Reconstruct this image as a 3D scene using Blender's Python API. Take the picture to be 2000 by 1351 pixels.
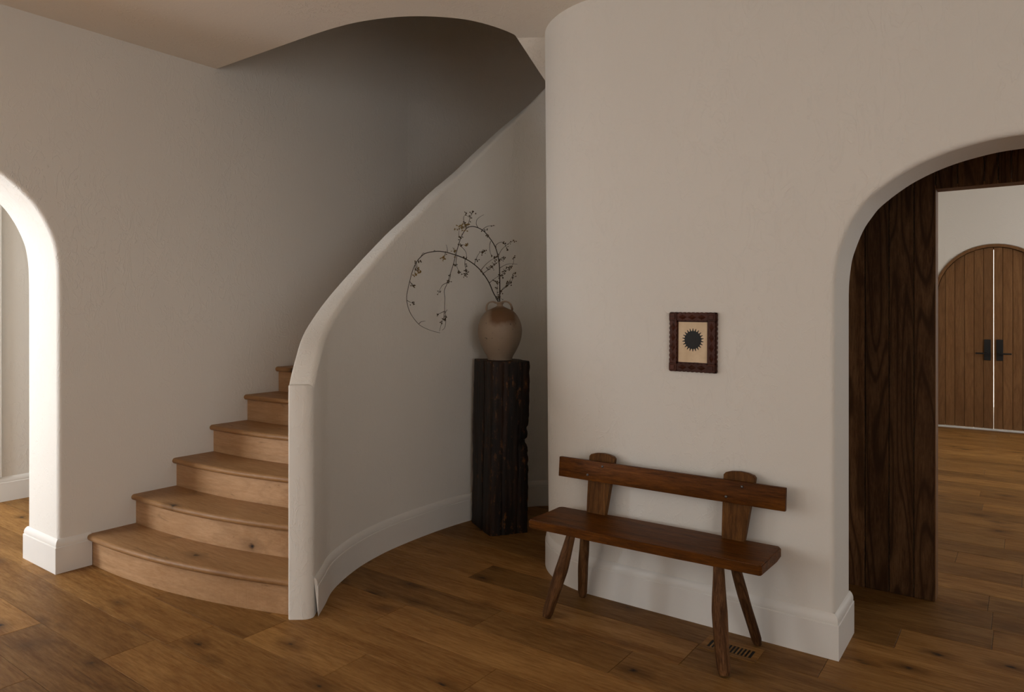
import bpy, bmesh, math, random
from mathutils import Vector, Matrix, noise
from mathutils.geometry import interpolate_bezier

for o in list(bpy.data.objects):
    bpy.data.objects.remove(o, do_unlink=True)
scene = bpy.context.scene
C = scene.collection
random.seed(7)

# ------------------------------------------------------------------ camera
FPX, CXP, HZP, CAMH = 1378.0, 1000.0, 610.0, 1.44
YAW = math.atan2(1005.0, 1378.0)
cam_d = bpy.data.cameras.new('camera')
cam_d.sensor_width = 36.0
cam_d.lens = 36.0 * FPX / 2000.0
cam_d.shift_y = -(675.5 - HZP) / 2000.0
cam_d.clip_start = 0.05
cam = bpy.data.objects.new('camera', cam_d)
C.objects.link(cam)
cam.location = (0, 0, CAMH)
cam.rotation_euler = (math.pi / 2, 0, YAW)
scene.camera = cam
FV = Vector((-math.sin(YAW), math.cos(YAW), 0))
RV = Vector((math.cos(YAW), math.sin(YAW), 0))

def at_depth(x, y, d):
    """world point seen at photo position x,y at the given distance along the view"""
    p = FV * d + RV * ((x - CXP) / FPX * d)
    return Vector((p.x, p.y, CAMH - (y - HZP) / FPX * d))

# ------------------------------------------------------------------ world, lights, exposure
world = bpy.data.worlds.new('overcast_sky')
scene.world = world
world.use_nodes = True
wb = world.node_tree.nodes['Background']
wb.inputs[0].default_value = (1.0, 0.99, 0.97, 1)
wb.inputs[1].default_value = 0.75

def window_light(name, loc, rot, sx, sy, power, col):
    l = bpy.data.lights.new(name, 'AREA')
    l.shape = 'RECTANGLE'
    l.size, l.size_y = sx, sy
    l.energy = power
    l.color = col
    o = bpy.data.objects.new(name, l)
    C.objects.link(o)
    o.location = loc
    o.rotation_euler = rot
    return o

HP = math.pi / 2
DAY = (0.97, 1.0, 1.03)
window_light('daylight_side_room_end', (-5.66, -1.02, 1.55), (HP, 0, 0), 0.9, 1.9, 80, (0.91, 1.0, 1.10))
window_light('daylight_side_room', (-6.42, 0.60, 1.25), (HP, 0, -HP), 2.5, 1.95, 6, DAY)
window_light('daylight_foyer_west', (-4.50, -2.10, 1.70), (HP, 0, -HP), 1.5, 2.0, 34, DAY)
sun_d = bpy.data.lights.new('sun', 'SUN')
sun_d.energy = 13.0
sun_d.angle = math.radians(0.6)
sun_d.color = (1.0, 0.95, 0.87)
sun = bpy.data.objects.new('sun', sun_d)
C.objects.link(sun)
sun.location = (-2.0, -12.0, 12.0)
sun.rotation_euler = (math.radians(40), 0, math.radians(-4))     # high sun from behind the camera, through the foyer window
window_light('daylight_foyer', (-2.35, -3.32, 1.75), (HP, 0, 0), 2.3, 2.1, 10, DAY)
window_light('daylight_foyer_east', (3.30, -1.2, 1.6), (HP, 0, HP), 2.6, 2.1, 49, DAY)
window_light('daylight_far_room', (3.42, 8.0, 1.7), (HP, 0, HP), 2.0, 2.0, 76, DAY)

scene.view_settings.view_transform = 'Standard'
scene.view_settings.look = 'None'
scene.view_settings.gamma = 1.0
scene.view_settings.use_curve_mapping = False
scene.view_settings.exposure = 0.12
scene.cycles.max_bounces = 6
scene.cycles.diffuse_bounces = 4
scene.cycles.glossy_bounces = 2
scene.cycles.caustics_reflective = False
scene.cycles.caustics_refractive = False
scene.cycles.use_adaptive_sampling = True
scene.cycles.adaptive_threshold = 0.07
scene.cycles.adaptive_min_samples = 16
scene.cycles.use_denoising = True

# ------------------------------------------------------------------ material helpers
def new_mat(name):
    m = bpy.data.materials.new(name)
    m.use_nodes = True
    nt = m.node_tree
    return m, nt, nt.nodes['Principled BSDF']

def nd(nt, typ, **kw):
    n = nt.nodes.new(typ)
    for k, v in kw.items():
        setattr(n, k, v)
    return n

def inp(n, **kw):
    for k, v in kw.items():
        n.inputs[k.replace('_', ' ')].default_value = v
    return n

def mix(nt, fac, a, b, blend='MIX'):
    n = nt.nodes.new('ShaderNodeMix')
    n.data_type = 'RGBA'
    n.blend_type = blend
    for s, v in ((n.inputs[0], fac), (n.inputs[6], a), (n.inputs[7], b)):
        if hasattr(v, 'is_output') or hasattr(v, 'links'):
            nt.links.new(v, s)
        elif isinstance(v, (int, float)):
            s.default_value = v
        else:
            s.default_value = (*v, 1) if len(v) == 3 else v
    return n.outputs[2]

def ramp(nt, src, stops):
    n = nt.nodes.new('ShaderNodeValToRGB')
    e = n.color_ramp.elements
    while len(e) < len(stops):
        e.new(0.5)
    for i, (p, c) in enumerate(stops):
        e[i].position = p
        e[i].color = (c, c, c, 1) if isinstance(c, (int, float)) else (*c, 1)
    nt.links.new(src, n.inputs[0])
    return n.outputs[0]

def math_n(nt, op, a, b=0.0):
    n = nt.nodes.new('ShaderNodeMath')
    n.operation = op
    for s, v in ((n.inputs[0], a), (n.inputs[1], b)):
        if isinstance(v, (int, float)):
            s.default_value = v
        else:
            nt.links.new(v, s)
    return n.outputs[0]

def mapped(nt, scale=(1, 1, 1), rnd=True, rot=(0, 0, 0)):
    tc = nt.nodes.new('ShaderNodeTexCoord')
    mp = nt.nodes.new('ShaderNodeMapping')
    mp.inputs['Scale'].default_value = scale
    mp.inputs['Rotation'].default_value = rot
    src = tc.outputs['Object']
    if rnd:
        oi = nt.nodes.new('ShaderNodeObjectInfo')
        va = nt.nodes.new('ShaderNodeVectorMath')
        va.operation = 'SCALE'
        va.inputs[0].default_value = (37.0, 53.0, 71.0)
        nt.links.new(oi.outputs['Random'], va.inputs['Scale'])
        ad = nt.nodes.new('ShaderNodeVectorMath')
        nt.links.new(src, ad.inputs[0])
        nt.links.new(va.outputs[0], ad.inputs[1])
        src = ad.outputs[0]
    nt.links.new(src, mp.inputs['Vector'])
    return mp.outputs[0]

def noise_n(nt, vec, scale, detail=4.0, rough=0.55, dist=0.0):
    n = nt.nodes.new('ShaderNodeTexNoise')
    inp(n, Scale=scale, Detail=detail, Roughness=rough, Distortion=dist)
    nt.links.new(vec, n.inputs['Vector'])
    return n.outputs['Fac']

def add_bump(nt, bsdf, h, strength, dist):
    b = nt.nodes.new('ShaderNodeBump')
    b.inputs['Strength'].default_value = strength
    b.inputs['Distance'].default_value = dist
    nt.links.new(h, b.inputs['Height'])
    nt.links.new(b.outputs[0], bsdf.inputs['Normal'])

def plaster(name, col, bump=0.22):
    m, nt, b = new_mat(name)
    v = mapped(nt, (1.0, 1.0, 0.5), rnd=False)
    mid = noise_n(nt, v, 13.0, 3, 0.6, 1.2)
    fine = noise_n(nt, v, 55.0, 2, 0.6, 0.6)
    patch = noise_n(nt, v, 1.6, 1)
    ridge = ramp(nt, mid, [(0.50, 0.0), (0.535, 1.0), (0.56, 0.2), (0.75, 0.0)])
    h = math_n(nt, 'MULTIPLY', math_n(nt, 'MULTIPLY', ridge, fine), ramp(nt, patch, [(0.38, 0.15), (0.62, 1.0)]))
    h = math_n(nt, 'ADD', h, math_n(nt, 'MULTIPLY', fine, 0.10))
    c = mix(nt, patch, tuple(x * 0.97 for x in col), tuple(min(1, x * 1.03) for x in col))
    nt.links.new(c, b.inputs['Base Color'])
    inp(b, Roughness=0.85)
    b.inputs['Specular IOR Level'].default_value = 0.15
    add_bump(nt, b, h, bump, 0.006)
    return m

def paint(name, col, rough=0.45):
    m, nt, b = new_mat(name)
    v = mapped(nt, (1, 1, 1), rnd=False)
    n = noise_n(nt, v, 9.0, 4)
    c = mix(nt, n, tuple(x * 0.97 for x in col), tuple(min(1, x * 1.02) for x in col))
    nt.links.new(c, b.inputs['Base Color'])
    inp(b, Roughness=rough)
    add_bump(nt, b, noise_n(nt, v, 60.0, 3), 0.04, 0.002)
    return m

def wood(name, light, dark, axis='X', grain=1.0, knots=0.0, rough=(0.35, 0.55), vary=0.25, saw=0.0, rings=0.35, spec=0.5, bump=0.12, flat='Z'):
    """axis: local direction of the grain; every object gets its own cut of it"""
    m, nt, b = new_mat(name)
    s = {'X': (1.0, 9.0, 9.0), 'Y': (9.0, 1.0, 9.0), 'Z': (9.0, 9.0, 1.0)}[axis]
    v = mapped(nt, tuple(k * grain for k in s))
    iso = mapped(nt, (1, 1, 1))
    base = noise_n(nt, v, 0.9, 3, 0.55, 0.9)
    fib = noise_n(nt, v, 9.0, 4, 0.75, 0.0)
    # cathedral rings
    wv = nt.nodes.new('ShaderNodeMath'); wv.operation = 'SINE'
    rr = noise_n(nt, v, 0.55, 1, 0.4, 0.0)
    nt.links.new(math_n(nt, 'MULTIPLY', rr, 70.0), wv.inputs[0])
    ringv = ramp(nt, math_n(nt, 'ADD', math_n(nt, 'MULTIPLY', wv.outputs[0], 0.5), 0.5), [(0.0, 0.0), (0.75, 0.25), (1.0, 1.0)])
    g = math_n(nt, 'ADD', math_n(nt, 'MULTIPLY', base, 0.45), math_n(nt, 'MULTIPLY', fib, 0.55))
    g2 = ramp(nt, g, [(0.34, 0.0), (0.62, 1.0)])
    col = mix(nt, g2, light, dark)
    col = mix(nt, math_n(nt, 'MULTIPLY', ringv, rings), col, tuple(x * 0.62 for x in dark))
    blot = ramp(nt, noise_n(nt, iso, 1.7, 1), [(0.35, 0.0), (0.72, 1.0)])
    col = mix(nt, math_n(nt, 'MULTIPLY', blot, 0.35), col, dark)
    height = fib
    if knots > 0:
        ks = {'X': (1.0, 1.9, 1.9), 'Y': (1.9, 1.0, 1.9), 'Z': (1.9, 1.9, 1.0)}[axis]
        ks = tuple(0.0 if 'XYZ'[i] == flat else k for i, k in enumerate(ks))
        kv = mapped(nt, tuple(k * 2.7 for k in ks))
        wr = nt.nodes.new('ShaderNodeVectorMath'); wr.operation = 'ADD'
        nn = nt.nodes.new('ShaderNodeTexNoise'); inp(nn, Scale=5.0, Detail=2.0)
        nt.links.new(kv, nn.inputs['Vector'])
        sc = nt.nodes.new('ShaderNodeVectorMath'); sc.operation = 'SCALE'; sc.inputs['Scale'].default_value = 0.26
        nt.links.new(nn.outputs['Color'], sc.inputs[0])
        nt.links.new(kv, wr.inputs[0]); nt.links.new(sc.outputs[0], wr.inputs[1])
        vo = nt.nodes.new('ShaderNodeTexVoronoi')
        inp(vo, Scale=1.0, Randomness=1.0)
        nt.links.new(wr.outputs[0], vo.inputs['Vector'])
        sel = ramp(nt, nd_sep(nt, vo.outputs['Color']), [(1.0 - knots, 0.0), (1.0 - knots + 0.04, 1.0)])
        core = math_n(nt, 'MULTIPLY', ramp(nt, vo.outputs['Distance'], [(0.025, 1.0), (0.085, 0.0)]), sel)
        halo = math_n(nt, 'MULTIPLY', ramp(nt, vo.outputs['Distance'], [(0.04, 0.85), (0.30, 0.0)]), sel)
        col = mix(nt, halo, col, tuple(x * 0.55 for x in dark))
        col = mix(nt, core, col, (0.016, 0.011, 0.009))
        # thin mineral streaks along the grain
        st = noise_n(nt, v, 2.6, 3, 0.6, 0.8)
        col = mix(nt, math_n(nt, 'MULTIPLY', ramp(nt, st, [(0.66, 0.0), (0.74, 1.0)]), 0.55), col, tuple(x * 0.4 for x in dark))
    oi = nt.nodes.new('ShaderNodeObjectInfo')
    hs = nt.nodes.new('ShaderNodeHueSaturation')
    val = math_n(nt, 'ADD', math_n(nt, 'MULTIPLY', oi.outputs['Random'], 2 * vary), 1.0 - vary)
    nt.links.new(val, hs.inputs['Value'])
    nt.links.new(col, hs.inputs['Color'])
    nt.links.new(hs.outputs[0], b.inputs['Base Color'])
    nt.links.new(ramp(nt, fib, [(0.2, rough[0]), (0.8, rough[1])]), b.inputs['Roughness'])
    b.inputs['Specular IOR Level'].default_value = spec
    if saw > 0:
        sv = mapped(nt, {'X': (1, 0.02, 0.02), 'Y': (0.02, 1, 0.02), 'Z': (0.02, 0.02, 1)}[axis])
        sn = noise_n(nt, sv, 120.0, 2)
        msk = ramp(nt, noise_n(nt, iso, 2.6, 2), [(0.45, 0.0), (0.6, 1.0)])
        height = math_n(nt, 'ADD', height, math_n(nt, 'MULTIPLY', math_n(nt, 'MULTIPLY', sn, msk), saw))
    add_bump(nt, b, height, bump, 0.004)
    return m

def nd_sep(nt, colsock):
    n = nt.nodes.new('ShaderNodeSeparateColor')
    nt.links.new(colsock, n.inputs[0])
    return n.outputs[0]

def plain(name, col, rough=0.5, metal=0.0, var=0.12, scale=30.0):
    m, nt, b = new_mat(name)
    v = mapped(nt)
    n = noise_n(nt, v, scale, 4)
    nt.links.new(mix(nt, n, tuple(x * (1 - var) for x in col), tuple(x * (1 + var) for x in col)), b.inputs['Base Color'])
    inp(b, Roughness=rough, Metallic=metal)
    return m

M = {}
M['plaster'] = plaster('wall_plaster', (0.77, 0.727, 0.66), 0.40)
M['ceiling'] = plaster('ceiling_plaster_lit', (0.84, 0.775, 0.685), 0.5)  # wall plaster lightened and warmed, bounced light put into its colour
M['trim'] = paint('trim_paint', (0.78, 0.742, 0.685))
M['floor'] = wood('oak_floor', (0.400, 0.212, 0.068), (0.185, 0.080, 0.019), 'X', 1.0, knots=0.80, rough=(0.42, 0.6), vary=0.26, rings=0.15, spec=0.12)
M['riser'] = wood('oak_riser_lit', (0.520, 0.315, 0.168), (0.370, 0.200, 0.092), 'X', 1.0, knots=0.60, rough=(0.4, 0.58), vary=0.06, saw=2.2, rings=0.2, spec=0.2, flat='Y', bump=0.2)  # paler than the treads: light falling on the risers put into colour
M['tread'] = wood('oak_stair', (0.400, 0.218, 0.094), (0.265, 0.130, 0.048), 'X', 1.0, knots=0.55, rough=(0.38, 0.55), vary=0.06, saw=1.0, rings=0.15, spec=0.25)
M['panel'] = wood('dark_oak_cladding', (0.200, 0.100, 0.042), (0.066, 0.028, 0.0105), 'Z', 1.5, rough=(0.5, 0.7), vary=0.35, rings=0.85, spec=0.1)
M['door'] = wood('brown_oak_door', (0.255, 0.130, 0.054), (0.165, 0.077, 0.029), 'Z', 1.4, rough=(0.5, 0.65), vary=0.10, rings=0.3, spec=0.15)
M['bench'] = wood('red_brown_bench_wood', (0.200, 0.066, 0.0085), (0.050, 0.0150, 0.0025), 'X', 1.5, knots=0.25, rough=(0.34, 0.5), vary=0.06, rings=0.3, spec=0.09)
M['post'] = wood('bench_post_wood', (0.205, 0.088, 0.022), (0.078, 0.029, 0.007), 'Z', 2.2, rough=(0.4, 0.55), vary=0.08, rings=0.5, spec=0.09)
M['leg'] = wood('bench_leg_wood', (0.250, 0.118, 0.046), (0.050, 0.019, 0.006), 'Z', 2.4, rough=(0.45, 0.62), vary=0.22, rings=0.6, bump=0.6, spec=0.1)
M['iron'] = plain('dark_iron', (0.16, 0.15, 0.14), 0.35, 0.8)
M['black'] = plain('black_metal', (0.012, 0.012, 0.012), 0.45, 0.2)
M['sill'] = plain('pale_metal_sill', (0.72, 0.70, 0.68), 0.4, 0.0)
M['frame'] = wood('carved_frame_wood', (0.105, 0.026, 0.0095), (0.040, 0.0105, 0.0045), 'X', 6.0, rough=(0.4, 0.6), vary=0.12, rings=0.2, spec=0.25)
M['ink'] = plain('black_ink', (0.013, 0.013, 0.014), 0.7)
M['stem'] = plain('branch_bark', (0.035, 0.020, 0.011), 0.75, 0.0, 0.3)
M['berry'] = plain('dried_berries', (0.060, 0.032, 0.006), 0.7, 0.0, 0.45, 90.0)
M['berry_gold'] = plain('golden_dried_berries', (0.20, 0.115, 0.018), 0.7, 0.0, 0.35, 90.0)
M['dark'] = plain('slot_shade', (0.006, 0.005, 0.004), 0.9)
M['gap'] = plain('subfloor', (0.05, 0.028, 0.013), 0.9)

# ------------------------------------------------------------------ mesh helpers
def link(name, me, mat, parent=None, loc=None, smooth=None):
    o = bpy.data.objects.new(name, me)
    C.objects.link(o)
    if mat is not None and not me.materials:
        me.materials.append(M[mat] if isinstance(mat, str) else mat)
    if parent is not None:
        o.parent = parent
    if loc is not None:
        o.location = loc
    if smooth is not None:
        for p in me.polygons:
            p.use_smooth = True
        me.set_sharp_from_angle(angle=math.radians(smooth))
    return o

def mesh(name, verts, faces, mat, parent=None, loc=None, smooth=None):
    me = bpy.data.meshes.new(name)
    me.from_pydata([tuple(v) for v in verts], [], faces)
    me.update()
    return link(name, me, mat, parent, loc, smooth)

def from_bm(name, bm, mat, parent=None, loc=None, smooth=None):
    me = bpy.data.meshes.new(name)
    bmesh.ops.recalc_face_normals(bm, faces=bm.faces)
    bm.to_mesh(me)
    bm.free()
    return link(name, me, mat, parent, loc, smooth)

def box_bm(sx, sy, sz, bev=0.0, seg=1, bm=None, off=(0, 0, 0)):
    b2 = bmesh.new()
    bmesh.ops.create_cube(b2, size=1.0)
    for v in b2.verts:
        v.co = Vector((v.co.x * sx, v.co.y * sy, v.co.z * sz))
    if bev > 0:
        bmesh.ops.bevel(b2, geom=list(b2.edges), offset=bev, segments=seg, affect='EDGES', profile=0.6)
    for v in b2.verts:
        v.co += Vector(off)
    if bm is None:
        return b2
    me = bpy.data.meshes.new('tmp')
    b2.to_mesh(me); b2.free()
    bm.from_mesh(me)
    bpy.data.meshes.remove(me)
    return bm

def tube_bm(bm, pts, radii, n=8, caps=True):
    pts = [Vector(p) for p in pts]
    rings = []
    up = Vector((0.13, 0.21, 0.97)).normalized()
    prev = None
    for i, p in enumerate(pts):
        t = (pts[min(i + 1, len(pts) - 1)] - pts[max(i - 1, 0)])
        t = t.normalized() if t.length > 1e-9 else Vector((0, 0, 1))
        if prev is None:
            a = t.cross(up)
            if a.length < 0.1:
                a = t.cross(Vector((1, 0, 0)))
        else:
            a = prev - t * prev.dot(t)
        a.normalize()
        prev = a
        c = t.cross(a)
        r = radii[i] if isinstance(radii, (list, tuple)) else radii
        rings.append([bm.verts.new(p + (a * math.cos(k * 2 * math.pi / n) + c * math.sin(k * 2 * math.pi / n)) * r) for k in range(n)])
    for i in range(len(rings) - 1):
        for k in range(n):
            bm.faces.new((rings[i][k], rings[i][(k + 1) % n], rings[i + 1][(k + 1) % n], rings[i + 1][k]))
    if caps:
        bm.faces.new(list(reversed(rings[0])))
        bm.faces.new(rings[-1])
    return bm

def catmull(pts, per=8):
    pts = [Vector(p) for p in pts]
    out = []
    for i in range(len(pts) - 1):
        p0 = pts[i - 1] if i > 0 else pts[0] * 2 - pts[1]
        p1, p2 = pts[i], pts[i + 1]
        p3 = pts[i + 2] if i + 2 < len(pts) else pts[-1] * 2 - pts[-2]
        for k in range(per):
            t = k / per
            out.append(0.5 * ((2 * p1) + (p2 - p0) * t + (2 * p0 - 5 * p1 + 4 * p2 - p3) * t * t + (3 * p1 - p0 - 3 * p2 + p3) * t ** 3))
    out.append(pts[-1].copy())
    return out

def structure(o):
    o['kind'] = 'structure'
    return o

def tag(o, label, cat, group=None):
    o['label'] = label
    o['category'] = cat
    if group:
        o['group'] = group
    return o

def empty(name, loc=(0, 0, 0), rz=0.0):
    o = bpy.data.objects.new(name, None)
    o.empty_display_size = 0.1
    C.objects.link(o)
    o.location = loc
    o.rotation_euler = (0, 0, rz)
    return o

# ------------------------------------------------------------------ dimensions of the place
XL = -4.328          # face of the left wall
YR = 3.165           # face of the right-hand wall
ZC = 3.05            # ceiling
ZT = 5.8             # top of the stair shaft
YB = -3.3            # wall behind the camera
XR = 3.2             # wall to the right of the camera
ROW0, ROWW = 1.3585, 0.2285

# ------------------------------------------------------------------ floor
floor = structure(mesh('floor', [(-6.6, -3.6, -0.016), (3.7, -3.6, -0.016), (3.7, 10.7, -0.016), (-6.6, 10.7, -0.016),
                                 (-6.6, -3.6, -0.12), (3.7, -3.6, -0.12), (3.7, 10.7, -0.12), (-6.6, 10.7, -0.12)],
                       [(0, 1, 2, 3), (7, 6, 5, 4), (0, 4, 5, 1), (1, 5, 6, 2), (2, 6, 7, 3), (3, 7, 4, 0)], 'gap'))
known = {-1: [-3.694], 2: [-3.57, -2.795, -2.247], 3: [-1.732], 4: [-2.93, -2.465], 5: [-2.05, -1.353], 7: [-2.457, -0.667],
         9: [-0.46], 8: [-1.6], 10: [-0.12], 11: [-0.13, -1.5], 15: [-0.333], 14: [-0.02], 1: [-4.6, -2.05], 0: [-3.1, -1.3], 6: [-2.9, -1.15]}
kmin, kmax = -21, 39
for k in range(kmin, kmax + 1):
    y0, y1 = ROW0 + k * ROWW, ROW0 + (k + 1) * ROWW
    if y0 > 4.62:
        xa, xb = -1.35, 2.2
    elif y0 > 3.2:
        xa, xb = -3.3, 2.4
    else:
        xa, xb = (-6.36, 3.25) if y0 > -1.2 else (-4.4, 3.25)
    rnd = random.Random(100 + k)
    ends = list(known.get(k, []))
    ends.sort()
    cuts = [xa]
    pts = [xa] + ends + [xb]
    for i in range(len(pts) - 1):
        a, bnd = pts[i], pts[i + 1]
        x = a
        while bnd - x > 2.4:
            x += rnd.uniform(1.0, 2.0) if y0 > 0.3 else rnd.uniform(1.8, 2.4)
            if bnd - x < 0.45:
                break
            cuts.append(x)
        cuts.append(bnd)
    cuts = sorted(set(cuts))
    for a, bnd in zip(cuts[:-1], cuts[1:]):
        L = bnd - a - 0.0016
        if L < 0.1:
            continue
        bm = box_bm(L, ROWW - 0.0018, 0.0155, 0.0011)
        from_bm('floor_board', bm, 'floor', floor, ((a + bnd) / 2, (y0 + y1) / 2, -0.00775))

# ------------------------------------------------------------------ walls with rounded arches
def offset2d(curve, r):
    out = []
    n = len(curve)
    for i in range(n):
        if i == 0 or i == n - 1:
            sgn = -1 if i == 0 else 1
            out.append((curve[i][0] + sgn * r, curve[i][1]))
            continue
        dx = curve[i + 1][0] - curve[i - 1][0]
        dz = curve[i + 1][1] - curve[i - 1][1]
        l = math.hypot(dx, dz)
        out.append((curve[i][0] - dz / l * r, curve[i][1] + dx / l * r))
    return out

def arch_wall(verts, faces, curve, u0, u1, z1, T, r, mp):
    """curve: opening outline from left foot over the top to the right foot, u rising"""
    def addp(lst):
        b = len(verts)
        verts.extend(mp(*p) for p in lst)
        return list(range(b, b + len(lst)))
    prof = [(r, 0.0)] + [(r * (1 - math.sin(a)), r * (1 - math.cos(a))) for a in (0.05, 0.4, 0.8, 1.2, 1.52)] + [(0, r), (0, T - r)] + \
           [(r * (1 - math.cos(a)), T - r + r * math.sin(a)) for a in (0.05, 0.4, 0.8, 1.2, 1.52)] + [(r, T)]
    rows = []
    for o, d in prof:
        rows.append(addp([(p[0], d, p[1]) for p in offset2d(curve, o)]))
    for a, b in zip(rows[:-1], rows[1:]):
        for i in range(len(a) - 1):
            faces.append((a[i], a[i + 1], b[i + 1], b[i]))
    oc = offset2d(curve, r)
    for d, rev in ((0.0, False), (T, True)):
        ring = [(u0, d, 0.0)] + [(p[0], d, p[1]) for p in oc] + [(u1, d, 0.0), (u1, d, z1), (u0, d, z1)]
        idx = addp(ring)
        faces.append(tuple(reversed(idx)) if rev else tuple(idx))
    for a, b in (((u0, 0), (u0, z1)), ((u0, z1), (u1, z1)), ((u1, z1), (u1, 0))):
        faces.append(tuple(addp([(a[0], 0, a[1]), (b[0], 0, b[1]), (b[0], T, b[1]), (a[0], T, a[1])])))

def strip(verts, faces, path, zs, flip=False):
    """vertical sheet along a plan path; path items are (x, y) or functions of z"""
    rows = []
    for z in zs:
        b = len(verts)
        for p in path:
            x, y = p(z) if callable(p) else p
            verts.append((x, y, z))
        rows.append(range(b, b + len(path)))
    for a, b in zip(rows[:-1], rows[1:]):
        for i in range(len(path) - 1):
            q = (a[i], a[i + 1], b[i + 1], b[i])
            faces.append(tuple(reversed(q)) if flip else q)

# left wall with its arch, running on up the stairs and round the back
half = [(1.672, 0.0), (1.672, 0.8), (1.672, 1.45), (1.670, 1.66), (1.663, 1.755), (1.648, 1.835), (1.615, 1.92), (1.58, 1.985), (1.541, 2.04), (1.469, 2.113),
        (1.40, 2.167), (1.31, 2.222), (1.20, 2.273), (1.08, 2.312), (0.95, 2.334), (0.80, 2.342)]
hs = catmull([(a, b, 0) for a, b in half[2:]], 4)
rhalf = [(1.672, 0.0), (1.672, 0.8)] + [(v.x, v.y) for v in hs]
curveL = [(1.6 - u, z) for u, z in rhalf[:-1]] + list(reversed(rhalf))
V, Fc = [], []
arch_wall(V, Fc, curveL, -1.0, 4.40, ZT, 0.41, 0.024, lambda u, d, z: (XL - d, u, z))
arc = [(XL, 4.40)] + [(-3.078 - 1.25 * math.cos(a), 4.40 + 1.25 * math.sin(a)) for a in [i * HP / 16 for i in range(1, 17)]] + [(-1.45, 5.65)]
strip(V, Fc, arc, [0, ZT])
strip(V, Fc, [(-1.45, 5.65), (-1.45, 4.55)], [0, ZT])
structure(mesh('wall_left', V, Fc, 'plaster', smooth=35))

# right-hand wall: arch, flat part, then the rounded corner turning back
hr = [(0.645, 0.0), (0.645, 0.75), (0.645, 1.40), (0.644, 1.55), (0.636, 1.64), (0.624, 1.70), (0.587, 1.80), (0.550, 1.860), (0.511, 1.907), (0.419, 1.977), (0.331, 2.023),
      (0.245, 2.054), (0.163, 2.073), (0.084, 2.085), (0.0, 2.089)]
hv = catmull([(a, b, 0) for a, b in hr[2:]], 4)
rr_ = [(0.645, 0.0), (0.645, 0.75)] + [(v.x, v.y) for v in hv]
curveR = [(-u, z) for u, z in rr_[:-1]] + list(reversed(rr_))
V, Fc = [], []
XC, YCc, RC = -1.79, YR + 0.51, 0.51
arch_wall(V, Fc, curveR, XC, XR, ZC + 0.05, 0.305, 0.022, lambda u, d, z: (u, YR + d, z))
def cyl_pt(a):
    def f(z):
        lean = 0.034 * (z - 0.3) / 2.7 * math.sin(a) ** 2
        r = RC
        return (XC - r * math.sin(a) - lean, YCc - r * math.cos(a))
    return f
cyl = [cyl_pt(i * HP / 24) for i in range(25)]
backx = lambda yy: (lambda z: (XC - RC - 0.034 * (z - 0.3) / 2.7, yy))
strip(V, Fc, list(reversed(cyl + [backx(4.1), backx(4.62)])), [0, 0.3, 0.8, 1.3, 1.8, 2.3, 2.8, ZC + 0.05])
structure(mesh('wall_right', V, Fc, 'plaster', smooth=35))

# niche / stair guard wall : plan of the skirting foot, measured
niche_b = [(-2.712, 2.160), (-2.790, 2.262), (-2.918, 2.428), (-3.040, 2.690), (-3.105, 2.942), (-3.130, 3.165), (-3.138, 3.387), (-3.132, 3.60), (-3.110, 3.790),
           (-3.068, 4.03), (-2.990, 4.27), (-2.880, 4.405), (-2.70, 4.500), (-2.45, 4.545), (-2.05, 4.555), (-1.50, 4.555)]
nb = catmull([(x, y, 0) for x, y in niche_b], 6)
def normals2(path):
    out = []
    for i in range(len(path)):
        t = path[min(i + 1, len(path) - 1)] - path[max(i - 1, 0)]
        t.normalize()
        out.append(Vector((-t.y, t.x, 0)))       # to the left of travel = away from the niche
    return out
nn_ = normals2(nb)
BT = 0.019                                        # skirting thickness
TH = 0.118                                        # guard wall thickness
# travel runs from the newel round the niche; niche side is on the right
inn = [p + n * BT for p, n in zip(nb, nn_)]
def sgn_fix():
    c = Vector((-2.0, 3.3, 0))
    return 1 if (inn[10] - c).length > (nb[10] - c).length else -1
sg = sgn_fix()
inn = [p + n * BT * sg for p, n in zip(nb, nn_)]
out_ = [p + n * TH * sg for p, n in zip(inn, nn_)]
arcl = [0.0]
for a, b in zip(inn[:-1], inn[1:]):
    arcl.append(arcl[-1] + (b - a).length)
# crest heights measured against plan position (y of the niche face up to the back)
crest = [(2.16, 1.10), (2.176, 1.135), (2.272, 1.25), (2.438, 1.385), (2.554, 1.476), (2.705, 1.585), (2.838, 1.689), (2.99, 1.811), (3.114, 1.917), (3.299, 2.054),
         (3.523, 2.247), (3.748, 2.425), (3.959, 2.619), (4.24, 2.894), (4.364, 3.06)]
def crest_at(i):
    y = nb[i].y
    if y <= crest[0][0]:
        return crest[0][1]
    for (a, za), (b, zb) in zip(crest[:-1], crest[1:]):
        if a <= y <= b:
            return za + (zb - za) * (y - a) / (b - a)
    k = max(j for j in range(len(nb)) if nb[j].y <= 4.364 and nb[j].x < -2.85)
    return min(3.9, 3.06 + (arcl[i] - arcl[k]) * 0.9)
cz = [crest_at(i) for i in range(len(nb))]
for _ in range(3):
    cz = [cz[0]] + [(cz[i - 1] + 2 * cz[i] + cz[i + 1]) / 4 for i in range(1, len(cz) - 1)] + [cz[-1]]
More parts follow.
